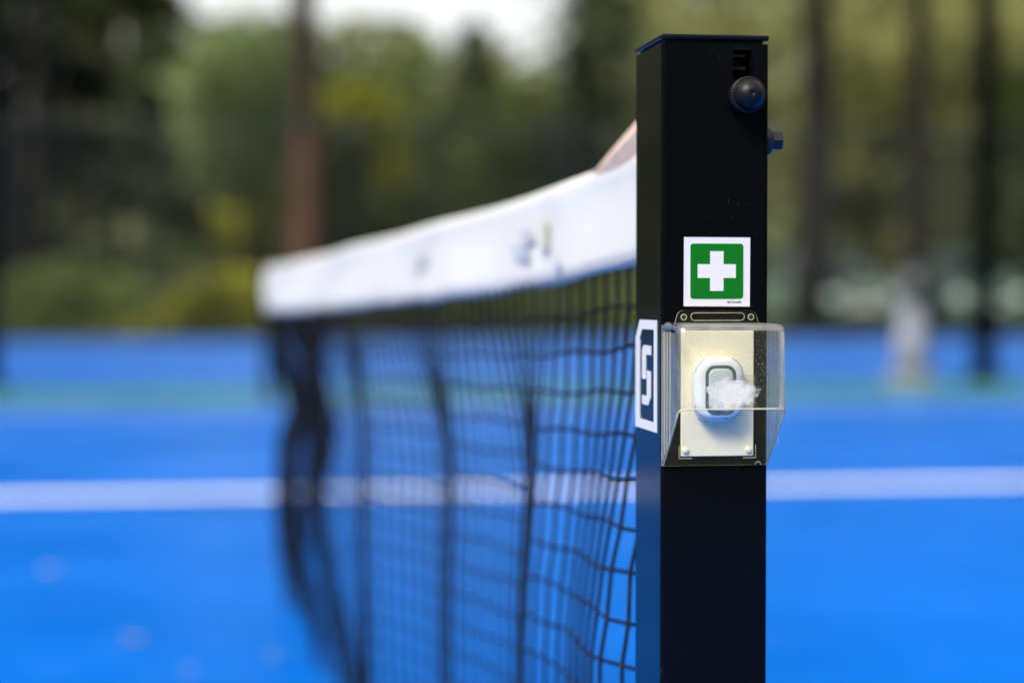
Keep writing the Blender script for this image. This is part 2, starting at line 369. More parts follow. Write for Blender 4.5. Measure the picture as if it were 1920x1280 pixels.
bo = obj('hex_bolt', *lathe_x([(0.0072, PX + 0.0060), (0.0075, PX + 0.0075), (0.0075, PX + 0.0135), (0.0070, PX + 0.0148)], BY, BZ, 6), M['bolt'], post)
obj('washer', *lathe_x([(0.0108, PX - 0.001), (0.0112, PX + 0.0035), (0.0100, PX + 0.0062), (0.0080, PX + 0.0072)], BY, BZ, 32), M['bolt'], bo, True)
# letter badge on the left face: chamfered outline frame with an angular S
XL = -0.040
outer = [(0.0331, 0.8036), (-0.0258, 0.8040), (-0.0264, 0.7201), (0.0489, 0.7200), (0.0489, 0.7895)]
inner = [(0.0252, 0.7965), (-0.0168, 0.7968), (-0.0172, 0.7271), (0.0344, 0.7271), (0.0340, 0.7886)]
v = [(XL - 0.0006, y, z) for y, z in outer + inner] + [(XL + 0.0002, y, z) for y, z in outer + inner]
f = []
for i in range(5):
    j = (i + 1) % 5
    f += [(i, j, 5 + j, 5 + i), (10 + i, i + 0, j, 10 + j), (15 + i, 15 + j, 5 + j, 5 + i)]
obj('badge_frame', v, f, M['white_vinyl'], post)
s_up = [(0.0193, 0.7843), (-0.0055, 0.7843), (-0.0055, 0.7773), (0.0125, 0.7773), (0.0125, 0.7585), (0.0250, 0.7585), (0.0250, 0.7806)]
s_lo = [(0.0075, 0.7651), (-0.0050, 0.7651), (-0.0050, 0.7448), (0.0016, 0.7389), (0.0248, 0.7389), (0.0248, 0.7457), (0.0075, 0.7457)]
obj('badge_letter', *join([prism_x(s_up, XL - 0.0006, XL + 0.0002), prism_x(s_lo, XL - 0.0006, XL + 0.0002)]), M['white_vinyl'], post)

# ------------------------------------------------------------------ first aid sign
FY = PY0
sign = empty('first_aid_sign', (0.002, FY, 0.84)); tag(sign, 'green and white first aid cross sticker on the black post above the call box', 'sign')
def sgn(name, pts, y0, y1, mat, parent):
    v, f = prism_y(pts, y0, y1); o = obj(name, [(a - 0.002, b - FY, c - 0.84) for a, b, c in v], f, mat, parent); return o
sgn('backing', [(-0.0232, 0.8146), (0.0271, 0.8143), (0.0273, 0.8655), (-0.0230, 0.8657)], FY - 0.0004, FY + 0.0001, M['white_vinyl'], sign)
gf = sgn('green_field', rrect(0.0019, 0.8405, 0.0201, 0.0204, 0.0022), FY - 0.0006, FY - 0.0003, M['green_vinyl'], sign)
ax, bx_, zc, aw, al, bl = 0.0018, 0.0018, 0.8406, 0.0051, 0.0147, 0.0145
cross = [(ax - aw, zc - al), (ax + aw, zc - al), (ax + aw, zc - aw), (ax + bl, zc - aw), (ax + bl, zc + aw), (ax + aw, zc + aw), (ax + aw, zc + al), (ax - aw, zc + al), (ax - aw, zc + aw), (ax - bl, zc + aw), (ax - bl, zc - aw), (ax - aw, zc - aw)]
sgn('cross', cross, FY - 0.0008, FY - 0.0005, M['white_vinyl'], sign)
tcu = bpy.data.curves.new('lettering', 'FONT'); tcu.body = 'PIKT-O-NORM'; tcu.size = 0.00215; tcu.extrude = 0.00005; tcu.offset = 0.00004
tob = bpy.data.objects.new('lettering_source', tcu); COL.objects.link(tob)
bpy.context.view_layer.update()
tme = bpy.data.meshes.new_from_object(tob.evaluated_get(bpy.context.evaluated_depsgraph_get())); bpy.data.objects.remove(tob)
xs = [v.co.x for v in tme.vertices]; k = 0.0104 / (max(xs) - min(xs))
for vv in tme.vertices: vv.co = Vector(((vv.co.x - min(xs)) * k + 0.0098 - 0.002, -0.0005 - vv.co.z, vv.co.y * 1.0 + 0.8169 - 0.84))
lt = bpy.data.objects.new('lettering', tme); COL.objects.link(lt); lt.parent = sign; tme.materials.clear(); tme.materials.append(M['ink_and_shade'])

# ------------------------------------------------------------------ emergency call box
cb = empty('emergency_call_box', (0, FY, 0.75)); tag(cb, 'clear plastic hood over a white emergency button on an ivory plate', 'call box')
def par(o, parent=cb):
    o.parent = parent
    if parent is cb: o.matrix_parent_inverse = Matrix.Translation(-Vector((0, FY, 0.75)))
    return o
# clear backing plate with rounded tab
tab = [(-0.0398, 0.6966), (0.0404, 0.6966), (0.0404, 0.8010), (0.0340, 0.8010), (0.0322, 0.8075), (0.0305, 0.8100), (0.0275, 0.8113), (-0.0240, 0.8117), (-0.0268, 0.8106), (-0.0285, 0.8080), (-0.0302, 0.8010), (-0.0398, 0.8010)]
v, f = prism_y(tab, FY - 0.0018, FY - 0.0002)
bp_ = par(obj('backing_plate', v, f, [M['clearback'], M['edge']]))
for i, p in enumerate(bp_.data.polygons): p.material_index = 0 if i < 2 else 1
def ring_path(cx, cz, r, y, n=20): return [(cx + r * math.cos(2 * math.pi * i / n), y, cz + r * math.sin(2 * math.pi * i / n)) for i in range(n)]
for hx in (-0.0234, 0.0277):
    o = par(obj('screw_hole', *tube(ring_path(hx, 0.8066, 0.0021, FY - 0.0018), 0.00035, 6, True), M['edge'], None, True))
    o2 = obj('hole_shadow', *lathe_y([(0.0017, FY - 0.0021), (0.0017, FY - 0.0003)], hx, 0.8066, 16), M['ink_and_shade']); o2.parent = o  # solid black plug painted as the shade inside the hole
par(obj('tab_recess', *tube([(x, FY - 0.0018, z) for x, z in rrect(0.0023, 0.8069, 0.0203, 0.0028, 0.0027)], 0.00022, 5, True), M['edge'], None, True))
par(obj('drain_notch', *tube([(0.0335 + 0.0022 * math.cos(a), FY - 0.0019, 0.6968 + 0.0022 * math.sin(a)) for a in [math.pi * i / 10 for i in range(11)]], 0.0003, 5), M['edge'], None, True))
# hood
bm = bmesh.new()
HX0, HX1, HY0, HY1 = -0.0396, 0.0408, FY - 0.0018, FY - 0.0530
sp_ = [(HY0, 0.8022), (HY1, 0.8022), (HY1, 0.7412), (HY0, 0.6968)]
va = [bm.verts.new((HX0, y, z)) for y, z in sp_]; vb = [bm.verts.new((HX1, y, z)) for y, z in sp_]
fl = bm.faces.new(va); frr = bm.faces.new(vb[::-1])
ft = bm.faces.new((va[0], va[1], vb[1], vb[0])); ff = bm.faces.new((va[1], va[2], vb[2], vb[1]))
es = [e for e in bm.edges if len(e.link_faces) == 2]
bmesh.ops.bevel(bm, geom=es, offset=0.0062, segments=5, affect='EDGES', profile=0.5)
hood = par(bmobj('hood', bm, [M['clear'], M['edge'], M['clearside'], M['clearbend']], None, True))
for p in hood.data.polygons:
    nx, ny_, nz = abs(p.normal.x), abs(p.normal.y), abs(p.normal.z)
    p.material_index = 0 if ny_ > 0.985 else 2 if nx > 0.985 else 3
    if max(nx, ny_, nz) > 0.985: p.use_smooth = False
so = hood.modifiers.new('thickness', 'SOLIDIFY'); so.thickness = 0.0016; so.offset = -1; so.use_rim = False
rim = [(HY0, 0.6968 + 0.0), (HY1, 0.7412)]
for x in (HX0 + 0.0008, HX1 - 0.0008):
    par(obj('cut_edge', *tube([(x, HY0, 0.6970), (x, HY1 + 0.0062, 0.7358), (x, HY1 + 0.0040, 0.7385)], 0.0008, 6), M['edge'], None, True))
par(obj('cut_edge', *tube([(HX0 + 0.0008, HY1 + 0.0040, 0.7385), (HX0 + 0.0022, HY1 + 0.0014, 0.7406), (HX0 + 0.0062, HY1 + 0.0008, 0.7414), (HX1 - 0.0062, HY1 + 0.0008, 0.7414), (HX1 - 0.0022, HY1 + 0.0014, 0.7406), (HX1 - 0.0008, HY1 + 0.0040, 0.7385)], 0.00075, 6), M['edge'], None, True))
# moulded draw lines on the side walls
for x, s in ((HX0 - 0.0003, 1), (HX1 + 0.0003, -1)):
    for k in range(4):
        y = FY - 0.006 - 0.0045 * k - 0.001 * k * k
        par(obj('moulding_line', *tube([(x, y, 0.7965), (x, y, 0.7015 + 0.0042 * k)], 0.0002, 4), M['edge']))
# ivory plate
pl = par(box('ivory_plate', -0.0258, 0.0292, FY - 0.0044, FY - 0.0018, 0.7036, 0.7965, M['ivory'], None, 0.0006, 2))
for px_ in (-0.0226, 0.0252):
    o = obj('peg', *lathe_y([(0.0024, FY - 0.0043), (0.0024, FY - 0.0054), (0.0021, FY - 0.0058), (0.0001, FY - 0.0058)], px_, 0.7080, 20), M['ivory'], None, True); par(o)
    sx = -1 if px_ < 0 else 1
    e = 0.0258 if sx < 0 else 0.0292
    par(obj('corner_clip', *tube([(sx * (e + 0.0016), FY - 0.0046, 0.7115), (sx * (e + 0.0016), FY - 0.0046, 0.7022), (sx * (e - 0.008), FY - 0.0046, 0.7022)], 0.0003, 5), M['edge']))
# button
BXc, BZc = 0.0000, 0.7542
def rr3(cx, cz, hx, hz, r, y, seg=8): return [(a, y, b) for a, b in rrect(cx, cz, hx, hz, r, seg)]
Y0 = FY - 0.0043
housing = par(obj('button_housing', *loft([rr3(BXc, BZc, .0180, .0228, .0135, Y0), rr3(BXc, BZc, .0191, .0239, .0142, Y0 - .0030), rr3(BXc, BZc, .0191, .0239, .0142, Y0 - .0085), rr3(BXc, BZc, .0186, .0234, .0138, Y0 - .0110),
    rr3(BXc, BZc, .0172, .0221, .0126, Y0 - .0131), rr3(BXc, BZc, .0150, .0205, .0108, Y0 - .0144), rr3(BXc, BZc, .0122, .0188, .0080, Y0 - .0149)]), M['whiteplastic'], None, True))
par(obj('dark_ring', *loft([rr3(BXc + .0004, BZc - .0008, .0116, .0182, .0072, Y0 - .0146), rr3(BXc + .0004, BZc - .0008, .0115, .0181, .0071, Y0 - .0153), rr3(BXc + .0004, BZc - .0008, .0093, .0158, .0056, Y0 - .0154), rr3(BXc + .0004, BZc - .0008, .0092, .0157, .0055, Y0 - .0146)], False, False), M['greyring'], None, False))
par(obj('press_face', *loft([rr3(BXc + .0004, BZc - .0008, .0094, .0159, .0057, Y0 - .0146), rr3(BXc + .0004, BZc - .0008, .0091, .0156, .0055, Y0 - .0158), rr3(BXc + .0004, BZc - .0008, .0078, .0140, .0045, Y0 - .0163), rr3(BXc + .0004, BZc - .0008, .0040, .0080, .0025, Y0 - .0160)]), M['paleface'], None, True))
par(obj('pin_hole', *lathe_y([(0.00055, Y0 - .0060), (0.00055, Y0 - .0142)], BXc + 0.0048, BZc - 0.0217, 10), M['ink_and_shade']))
def arc_r(a0, a1, n=9, hx=.0184, hz=.0232, r=.0137, y=Y0 - .0118):
    out = []
    for i in range(n):
        a = R(a0 + (a1 - a0) * i / (n - 1)); sx = 1 if math.cos(a) > 0 else -1; sz = 1 if math.sin(a) > 0 else -1
        out.append((BXc + sx * (hx - r) + r * math.cos(a), y, BZc + sz * (hz - r) + r * math.sin(a)))
    return out
for a0, a1 in ((15, 70), (110, 170), (190, 250), (292, 340)):
    par(obj('shell_seam', *tube(arc_r(a0, a1), 0.00022, 5), M['groove']))
par(obj('side_catch', *tube([(BXc - .0135, Y0 - .0142, BZc + .0085), (BXc - .0135, Y0 - .0142, BZc - .0080), (BXc - .0143, Y0 - .0140, BZc - .0098), (BXc - .0170, Y0 - .0128, BZc - .0112)], 0.00035, 5), M['groove']))
# milky residue and a clear label remnant on the inner side of the hood front
IY = HY1 + 0.0022
rs = []
for i in range(48):
    a = 2 * math.pi * i / 48; k = 1 + 0.10 * math.sin(3 * a + 1) + 0.07 * math.sin(7 * a) + 0.05 * math.sin(11 * a + 2)
    rs.append((0.0195 * k * math.cos(a), 0.0122 * k * math.sin(a)))
v, f = prism_y(rs, -0.0002, 0.0002)
res = obj('residue_smear', v, f, M['residue']); par(res); res.location = (0.0006, IY, 0.7522)
lb = par(obj('clear_label', *loft([rr3(0.0118, 0.7545, .0062, .0112, .0012, IY + 0.0009), rr3(0.0118, 0.7545, .0062, .0112, .0012, IY + 0.0006)]), M['clearside']))

# ------------------------------------------------------------------ net
NL = 12.80; TAPE_H = 0.0968; CELL = 0.038
zrel = cubic([0.0, 0.23, 0.62, 1.43, 2.27, 2.8, 4.5, 6.4, 9.0, NL], [0.134, 0.1146, 0.092, 0.066, 0.046, 0.038, 0.024, 0.022, 0.045, 0.120])
def ztop(y): return CAM_H + zrel(y)
xtop = cubic([0.0, 0.10, 0.25, 0.62, 1.43, 2.27, 2.75, 3.4, 5.0, 6.5, 8.2, 10.5, NL], [0.0, 0.001, -0.004, -0.045, -0.135, -0.212, -0.252, -0.245, -0.12, 0.08, 0.22, 0.16, 0.0])
xmesh = cubic([0.0, 0.12, 0.28, 0.60, 1.08, 1.65, 2.30, 2.8, 3.6, 5.0, 6.5, 8.2, 10.5, NL], [0.0, 0.0, -0.003, -0.022, -0.060, -0.134, -0.182, -0.215, -0.21, -0.10, 0.08, 0.22, 0.16, 0.0])
pinch = cubic([0, .1, .2, .3, .45, .7, 1], [1.12, 1.0, .86, .82, .96, .98, .85])
fold_phase = cubic([0, 0.60, 1.08, 1.65, 2.25, 3.0, 3.8, NL], [-2 * math.pi * 1.3, 0, 2 * math.pi, 4 * math.pi, 6 * math.pi, 8 * math.pi, 10 * math.pi, 30 * math.pi])
def xnet(y, v):
    """sideways position of the slack net: y along the net, v = 0 under the tape .. 1 at the ground"""
    k = smooth01((y - 1.7) / 0.9); xm = xmesh(y) * (1 + k * (pinch(v) - 1))
    x = xtop(y) + (xm - xtop(y)) * smooth01(v / 0.30)
    gather = smooth01((y - 4.2) / 0.9) * smooth01((NL - y) / 1.0) * smooth01((v - 0.02) / 0.33)      # far half hangs gathered into a wedge
    x += (-0.364 + (y + 1.479) * 0.0477 - x) * gather * 0.62
    ends = smooth01((y - 0.05) / 0.25) * smooth01((NL - y) / 0.6)
    x -= 0.046 * smooth01((v - 0.02) / 0.45) * smooth01((y - 0.04) / 0.15) * math.exp(-max(0, y - 0.20) / 0.55)   # bottom drifts left beside the post
    low = smooth01((v - 0.45) / 0.5)
    x += low * 0.065 * math.exp(-((y - 2.6) / 0.7) ** 2)                         # bottom swings back under the bulge
    a = (0.0160 + 0.005 * smooth01((y - 0.6) / 1.0)) * smooth01(v * 3.2 + 0.12)
    x += ends * smooth01((y - 0.30) / 0.25) * a * math.sin(fold_phase(y) - 0.5 * v)
    x += 0.012 * smooth01((y - 2) / 0.8) * smooth01((7 - y) / 3) * smooth01(v * 3) * math.sin(2 * math.pi * (y / 1.15) + 1.6 * v + 0.6)
    x += 0.02 * (1 - gather) * smooth01((y - 4) / 1) * ends * math.sin(2 * math.pi * y / 0.9 + 2 * v)
    return x
net = empty('tennis_net', (0, 0, 0)); tag(net, 'slack black tennis net with wide white headband running away from the post', 'net')
# headband: folded canvas over a cable
ys = sorted(set([0.054 + 0.03 * i for i in range(40)] + [1.25 + 0.075 * i for i in range(154)])); ys = [y for y in ys if y < NL - 0.06]
def tape_x(y): 
    fold = 0.004 * math.sin(2 * math.pi * y / 0.62 + 1.0) * smooth01((y - .1) / .4)
    return xtop(y) + fold
sec = [(-0.0014, -TAPE_H), (-0.0016, -0.08), (-0.0018, -0.05), (-0.0022, -0.022), (-0.0036, -0.010), (-0.0034, -0.003), (-0.0014, 0.0), (0.0014, 0.0), (0.0034, -0.003), (0.0036, -0.010), (0.0022, -0.022), (0.0018, -0.05), (0.0016, -0.08), (0.0014, -TAPE_H)]
rings = []
for y in ys:
    sc2 = smooth01((y - 0.3) / 3)
    rings.append([(tape_x(y) + sx + 0.0035 * math.sin(9 * y + sz * 40) * (0.2 + sc2) * min(1, -sz / 0.05), y, ztop(y) + sz + 0.0012 * math.sin(23 * y) * (-sz / TAPE_H)) for sx, sz in sec])
tape = obj('headband', *loft(rings), M['tape'], net, True)
st = []
for dz in (-0.0175, -TAPE_H + 0.006):
    st.append(tube([(tape_x(y) - 0.0022, y, ztop(y) + dz) for y in ys[:60]], 0.0006, 4))
obj('stitching', *join(st), M['tape'], tape)
def print_patch(name, y0, y1, d0, d1, mat, skew=0.0):
    n = 8; V = []
    for i in range(n + 1):
        y = y0 + (y1 - y0) * i / n
        for dz in (d0, (d0 + d1) / 2, d1): V.append((tape_x(y + skew * dz) - 0.0052, y + skew * dz, ztop(y) - dz))
    f = [(3 * i + k, 3 * i + 3 + k, 3 * i + 4 + k, 3 * i + 1 + k) for i in range(n) for k in (0, 1)]
    o = obj(name, V, f, mat, tape); m = o.modifiers.new('t', 'SOLIDIFY'); m.thickness = 0.0004; return o
# worn sponsor print, out of focus: slanted blue-grey strokes, a yellow block, small marks
print_patch('printed_mark', 0.60, 0.65, 0.034, 0.048, M['print_grey'], -1.0)
print_patch('printed_mark', 0.64, 0.70, 0.046, 0.062, M['print_blue'], -1.0)
print_patch('printed_mark', 0.585, 0.60, 0.044, 0.070, M['print_grey'], 0)
print_patch('printed_mark', 0.500, 0.530, 0.032, 0.062, M['print_yellow'], 0)
print_patch('printed_mark', 0.455, 0.475, 0.074, 0.086, M['print_blue'], 0)
print_patch('printed_mark', 1.06, 1.10, 0.034, 0.050, M['print_grey'], 0)
print_patch('printed_mark', 1.11, 1.14, 0.045, 0.058, M['print_yellow'], 0)
# tan webbing flap that lifts the tape end to the winch
fl_ = [(0.054, ztop(0.05) - 0.006), (0.16, ztop(0.16) - 0.006), (0.26, ztop(0.26) - 0.006), (0.365, ztop(0.365) - 0.006), (0.30, ztop(0.30) + 0.010), (0.23, ztop(0.23) + 0.024), (0.15, 0.988), (0.054, 0.990)]
fx_ = [0.0, 0.0, -0.006, -0.019, -0.012, -0.006, -0.002, 0.0]
n_ = len(fl_); fv = [(fx_[i] + 0.0, y, z) for i, (y, z) in enumerate(fl_)] + [(fx_[i] + 0.003, y, z) for i, (y, z) in enumerate(fl_)]
obj('webbing_flap', fv, [tuple(range(n_)), tuple(range(n_, 2 * n_))[::-1]] + [(i, n_ + i, n_ + (i + 1) % n_, (i + 1) % n_) for i in range(n_)], M['beige'], net)
# mesh cords
ny = int((NL - 0.10) / CELL); YS = [0.062 + CELL * j for j in range(ny + 1)]
NR = 22
def node(j, k):
    y = YS[j]; zt = ztop(y) - TAPE_H + 0.004; v = k / NR
    z = max(0.012, zt - k * CELL * (zt - 0.012) / (NR * CELL) )
    yy = y + 0.0025 * math.sin(j * 12.9 + k * 78.2) * (0 if k == 0 else 1)
    return Vector((xnet(yy, v), yy, z + 0.002 * math.sin(j * 5.1 + k * 3.3)))
N = [[node(j, k) for k in range(NR + 1)] for j in range(ny + 1)]
def cord(points, r):
    return tube(points, r, 4)
NEAR = 90
for k in range(1, NR + 1):
    pts = []
    for j in range(ny + 1):
        p = N[j][k]; pts.append(p)
    obj('horizontal_cord', *cord(pts, [0.0017 if j < 30 else 0.0015 for j in range(ny + 1)] if k < NR else 0.0022), M['cord'], net)
for j in range(NEAR): obj('vertical_cord', *cord(N[j], 0.0018 if j < 30 else 0.0016), M['cord'], net)
o = obj('far_vertical_cords', *join([cord(N[j], 0.0016) for j in range(NEAR, ny + 1)]), M['cord'], net); o['kind'] = 'stuff'
kn_parts = []
for j in range(45):
    for k in range(1, NR + 1):
        c = N[j][k]; a = 0.0026 - 0.0008 * j / 45
        kn_parts.append(([c + Vector(d) * a for d in ((1, 0, 0), (-1, 0, 0), (0, 1.35, 0), (0, -1.35, 0), (0, 0, .9), (0, 0, -.9))], [(0, 2, 4), (2, 1, 4), (1, 3, 4), (3, 0, 4), (2, 0, 5), (1, 2, 5), (3, 1, 5), (0, 3, 5)]))
o = obj('knots', *join(kn_parts), M['knot'], net); o['kind'] = 'stuff'

# far post of the same net
fp = empty('net_post', (0, NL, 0)); tag(fp, 'far black net post at the other end of the tennis net, mostly hidden', 'post')
for nm, a in (('tube', (-.04, .04, -.045, .045, 0, 1.0, .003)), ('cap', (-.042, .042, -.047, .047, 1.0, 1.008, .002))):
    bmobj(nm, box_bm(*a[:6], a[6]), M['black'] if nm == 'tube' else M['capblack'], fp)

# ------------------------------------------------------------------ back fence
FYB = 28.5; FH = 3.25
fence = empty('mesh_fence', (0, FYB, 0)); tag(fence, 'tall dark wire mesh fence behind the blue courts', 'fence')
fx = [-3.40 + 2.063 * k for k in range(-5, 14)]
pv, pf = lathe_z([(0.032, -0.02), (0.032, FH + 0.05), (0.02, FH + 0.07)], 0, 0, 10)
pm = None
for x in fx:
    if pm is None:
        o = obj('fence_post', pv, pf, M['fence'], fence); pm = o.data
    else:
        o = bpy.data.objects.new('fence_post', pm); COL.objects.link(o); o.parent = fence
    o.location = (x, 0, 0)
for z in (0.06, FH):
    obj('rail', *tube([(fx[0], 0.02, z), (fx[-1], 0.02, z)], 0.030, 8), M['fence'], fence)
wires = []
x = fx[0]
while x < fx[-1]:
    wires.append(tube([(x, -0.01, 0.04), (x, -0.01, FH)], 0.0028, 3)); x += 0.055
z = 0.1
while z < FH:
    wires.append(tube([(fx[0], -0.014, z), (fx[-1], -0.014, z)], 0.0028, 3)); z += 0.055
o = obj('wire_mesh', *join(wires), M['fence'], fence); o['kind'] = 'stuff'

# ------------------------------------------------------------------ masts, bin
def mast(x, y, r, label):
    t = empty('light_mast', (x, y, 0)); tag(t, label, 'mast', 'light masts on the green strip')
    obj('base_plate', *lathe_z([(r * 1.9, 0), (r * 1.9, 0.02), (r * 1.4, 0.05)], 0, 0, 20), M['bark_dark'], t)
    obj('pole', *lathe_z([(r, 0.03), (r * 0.9, 4.0), (r * 0.7, 9.0)], 0, 0, 20), M['mast'], t, True)
    bmobj('floodlight', box_bm(-0.5, 0.5, -0.12, 0.12, 9.0, 9.25, 0.03), M['mast'], t)
    return t
mast(6.19, 14.95, 0.105, 'black light mast standing beside the pale bin at right')
mast(-2.22, 15.1, 0.10, 'black light mast cut by the left edge of the picture')
bn = empty('litter_bin', (5.46, 14.75, 0)); tag(bn, 'pale grey pedestal bin with rounded darker lid beside the black mast', 'bin')
M['palegrey'] = simple('pale_grey_paint', (0.24, 0.24, 0.28), 0.6, 0.3, var=0.06, scale=5)
M['midgrey'] = simple('grey_lid', (0.06, 0.065, 0.065), 0.5, 0.4)
obj('base', *lathe_z([(0.24, 0), (0.24, 0.04), (0.19, 0.07)], 0, 0, 28), M['palegrey'], bn, True)
obj('body', *lathe_z([(0.15, 0.06), (0.14, 0.3), (0.11, 0.62), (0.09, 0.66)], 0, 0, 28), M['palegrey'], bn, True)
obj('lid', *lathe_z([(0.08, 0.64), (0.115, 0.70), (0.13, 0.80), (0.11, 0.91), (0.055, 0.97), (0.005, 0.985)], 0, 0, 28), M['midgrey'], bn, True)
obj('opening', *prism_y(rrect(0, 0.80, 0.07, 0.035, 0.02), -0.136, -0.09), M['ink_and_shade'], bn)

# ------------------------------------------------------------------ fallen leaves on the court
M['dryleaf'] = simple('dry_leaf', (0.42, 0.34, 0.30), 0.6, 0.4, var=0.15, scale=60)
M['redleaf'] = simple('red_dry_leaf', (0.30, 0.10, 0.06), 0.6, 0.3, var=0.15, scale=60)
def leaf(x, y, s, rz, mat, label):
    t = empty('fallen_leaf', (x, y, 0.003), rz); tag(t, label, 'leaf', 'fallen leaves on the courts')
    out = []
    for i in range(13):
        u = i / 12; wv = math.sin(math.pi * u ** 0.8) * 0.32
        out.append((u, wv))
    V = [(s * (u - .5), s * wv, s * (0.10 + 0.10 * wv * math.cos(5 * u))) for u, wv in out] + [(s * (u - .5), -s * wv, s * (0.12 * abs(math.sin(4 * u)))) for u, wv in out] + [(s * (u - .5), 0, s * 0.05) for u, wv in out]
    f = []
    for i in range(12): f += [(26 + i, 27 + i, i + 1, i), (13 + i, 14 + i, 27 + i, 26 + i)]
    o = obj('blade', V, f, mat, t, True); m = o.modifiers.new('t', 'SOLIDIFY'); m.thickness = 0.0008
    obj('stalk', *tube([(s * .45, 0, s * .05), (s * .62, 0.02 * s, s * .09), (s * .78, 0.07 * s, s * .1)], 0.0012, 5), mat, t)
leaf(-0.8487, 4.428, 0.055, 0.7, M['dryleaf'], 'pale dry leaf on the blue court at far left, below the white line')
leaf(-0.563, 3.24, 0.05, 2.1, M['dryleaf'], 'pale dry leaf on blue court left of the net, lower left')
leaf(-0.428, 2.843, 0.025, 0.2, M['dryleaf'], 'tiny pale leaf on the blue court nearest the bottom edge')
leaf(-0.245, 2.98, 0.028, 1.2, M['dryleaf'], 'tiny pale leaf on the blue court close to the net bottom')
leaf(-1.303, 12.9, 0.13, 0.4, M['dryleaf'], 'pale leaf at the far edge of the blue court, beside green strip')
leaf(-1.917, 15.2, 0.15, 1.0, M['redleaf'], 'reddish leaf on the ground by the left light mast')

# ------------------------------------------------------------------ parked cars behind the fence
def car(x, y, rz, paint, label):
    t = empty('parked_car', (x, y, 0), rz); tag(t, label, 'car', 'cars parked behind the fence')
    def sect(yy, hw, zl, zh, tum): return [(-hw, yy, zl), (hw, yy, zl), (hw * 1.01, yy, zl + (zh - zl) * .55), (hw * tum, yy, zh), (-hw * tum, yy, zh), (-hw * 1.01, yy, zl + (zh - zl) * .55)]
    S = [(-2.1, .62, .32, .62, .9), (-2.05, .80, .26, .70, .92), (-1.7, .87, .22, .78, .93), (-0.95, .89, .22, .90, .93), (0.2, .90, .22, .93, .94), (1.5, .89, .22, .95, .93), (2.0, .84, .26, .92, .92), (2.1, .74, .34, .85, .9)]
    o = obj('body', *loft([sect(*s) for s in S]), paint, t); b = o.modifiers.new('b', 'BEVEL'); b.width = 0.05; b.segments = 2
    G = [(-1.0, .80, .88, .90, .9), (-0.25, .80, .88, 1.40, .74), (0.2, .80, .88, 1.46, .74), (1.1, .80, .88, 1.43, .74), (1.75, .78, .88, .93, .9)]
    g = obj('cabin_glass', *loft([sect(*s) for s in G]), M['glass'], t)
    obj('roof', *loft([[(-.60, yy, zz), (.60, yy, zz), (.57, yy, zz + .03), (-.57, yy, zz + .03)] for yy, zz in ((-0.24, 1.395), (.2, 1.455), (1.1, 1.425))]), paint, t)
    for sx in (-1, 1):
        for a, c in (((sx * .72, -0.98, .90), (sx * .59, -0.24, 1.40)), ((sx * .70, 1.72, .93), (sx * .59, 1.1, 1.43))):
            obj('pillar', *tube([a, c], 0.035, 6), paint, t)
        obj('headlight', *loft([[(sx * .58 + .17 * math.cos(a), yy, .63 + .065 * math.sin(a)) for a in [2 * math.pi * i / 14 for i in range(14)]] for yy in (-2.10, -1.95)]), M['lamp'], t)
        obj('wing_mirror', *tube([(sx * .86, -.75, .95), (sx * 1.0, -.77, .99)], [0.03, 0.08], 8), paint, t)
        for yy in (-1.3, 1.3):
            wv = [(sx * .90, 1), (sx * .70, 1)]
            wh = obj('wheel', *lathe_x([(.30, sx * .69), (.315, sx * .72), (.315, sx * .87), (.29, sx * .905), (.20, sx * .90), (.19, sx * .88)], yy, .315, 22), M['tyre'], t)
            obj('rim', *lathe_x([(.19, sx * .87), (.18, sx * .895), (.03, sx * .90)], yy, .315, 16), M['lamp'], wh)
    box('number_plate', -.26, .26, -2.13, -2.11, .42, .53, M['white_vinyl'], t)
    box('grille', -.4, .4, -2.115, -2.05, .56, .66, M['tyre'], t)
M['glass'] = simple('car_glass', (0.02, 0.03, 0.03), 0.05, 0.9)
M['lamp'] = simple('car_lamp', (0.7, 0.74, 0.74), 0.15, 0.7)
M['tyre'] = simple('tyre', (0.015, 0.015, 0.015), 0.8)
M['paint_a'] = simple('silver_green_paint', (0.13, 0.19, 0.15), 0.3, 0.5)
M['paint_b'] = simple('pale_green_paint', (0.12, 0.20, 0.16), 0.3, 0.5)
car(11.3, 36.0, 0.05, M['paint_a'], 'silver green car parked behind the fence just right of the post')
car(14.0, 36.2, -0.03, M['paint_b'], 'pale green car parked behind the fence behind the right light mast')

# ------------------------------------------------------------------ trees beyond the fence
CX, CY = -0.364, -1.479; YAW = R(8.4)
def spot(az_px, dist):
    """a planting spot, given by bearing (in 1/3733 of the view axis) and distance from where the photo was taken"""
    k = (az_px - 960) / 3733.0
    return (CX + dist * (math.sin(YAW) + k * math.cos(YAW)), CY + dist * (math.cos(YAW) - k * math.sin(YAW)))
def trunk_mesh(h, r0, r1, lean=0.0, limbs=()):
    path = [(lean * h * t + 0.05 * math.sin(5 * t), 0.04 * math.sin(7 * t), h * t) for t in [i / 8 for i in range(9)]]
    parts = [tube(path, [r0 * (1.25 if i == 0 else 1) + (r1 - r0) * i / 8 for i in range(9)], 10)]
    for (z, a, L, rr) in limbs:
        t = z / h; b = (lean * z, 0, z)
        parts.append(tube([b, (b[0] + L * .5 * math.cos(a), L * .5 * math.sin(a), z + L * .25), (b[0] + L * math.cos(a), L * math.sin(a), z + L * .65)], [rr, rr * .7, rr * .3], 6))
    return join(parts)
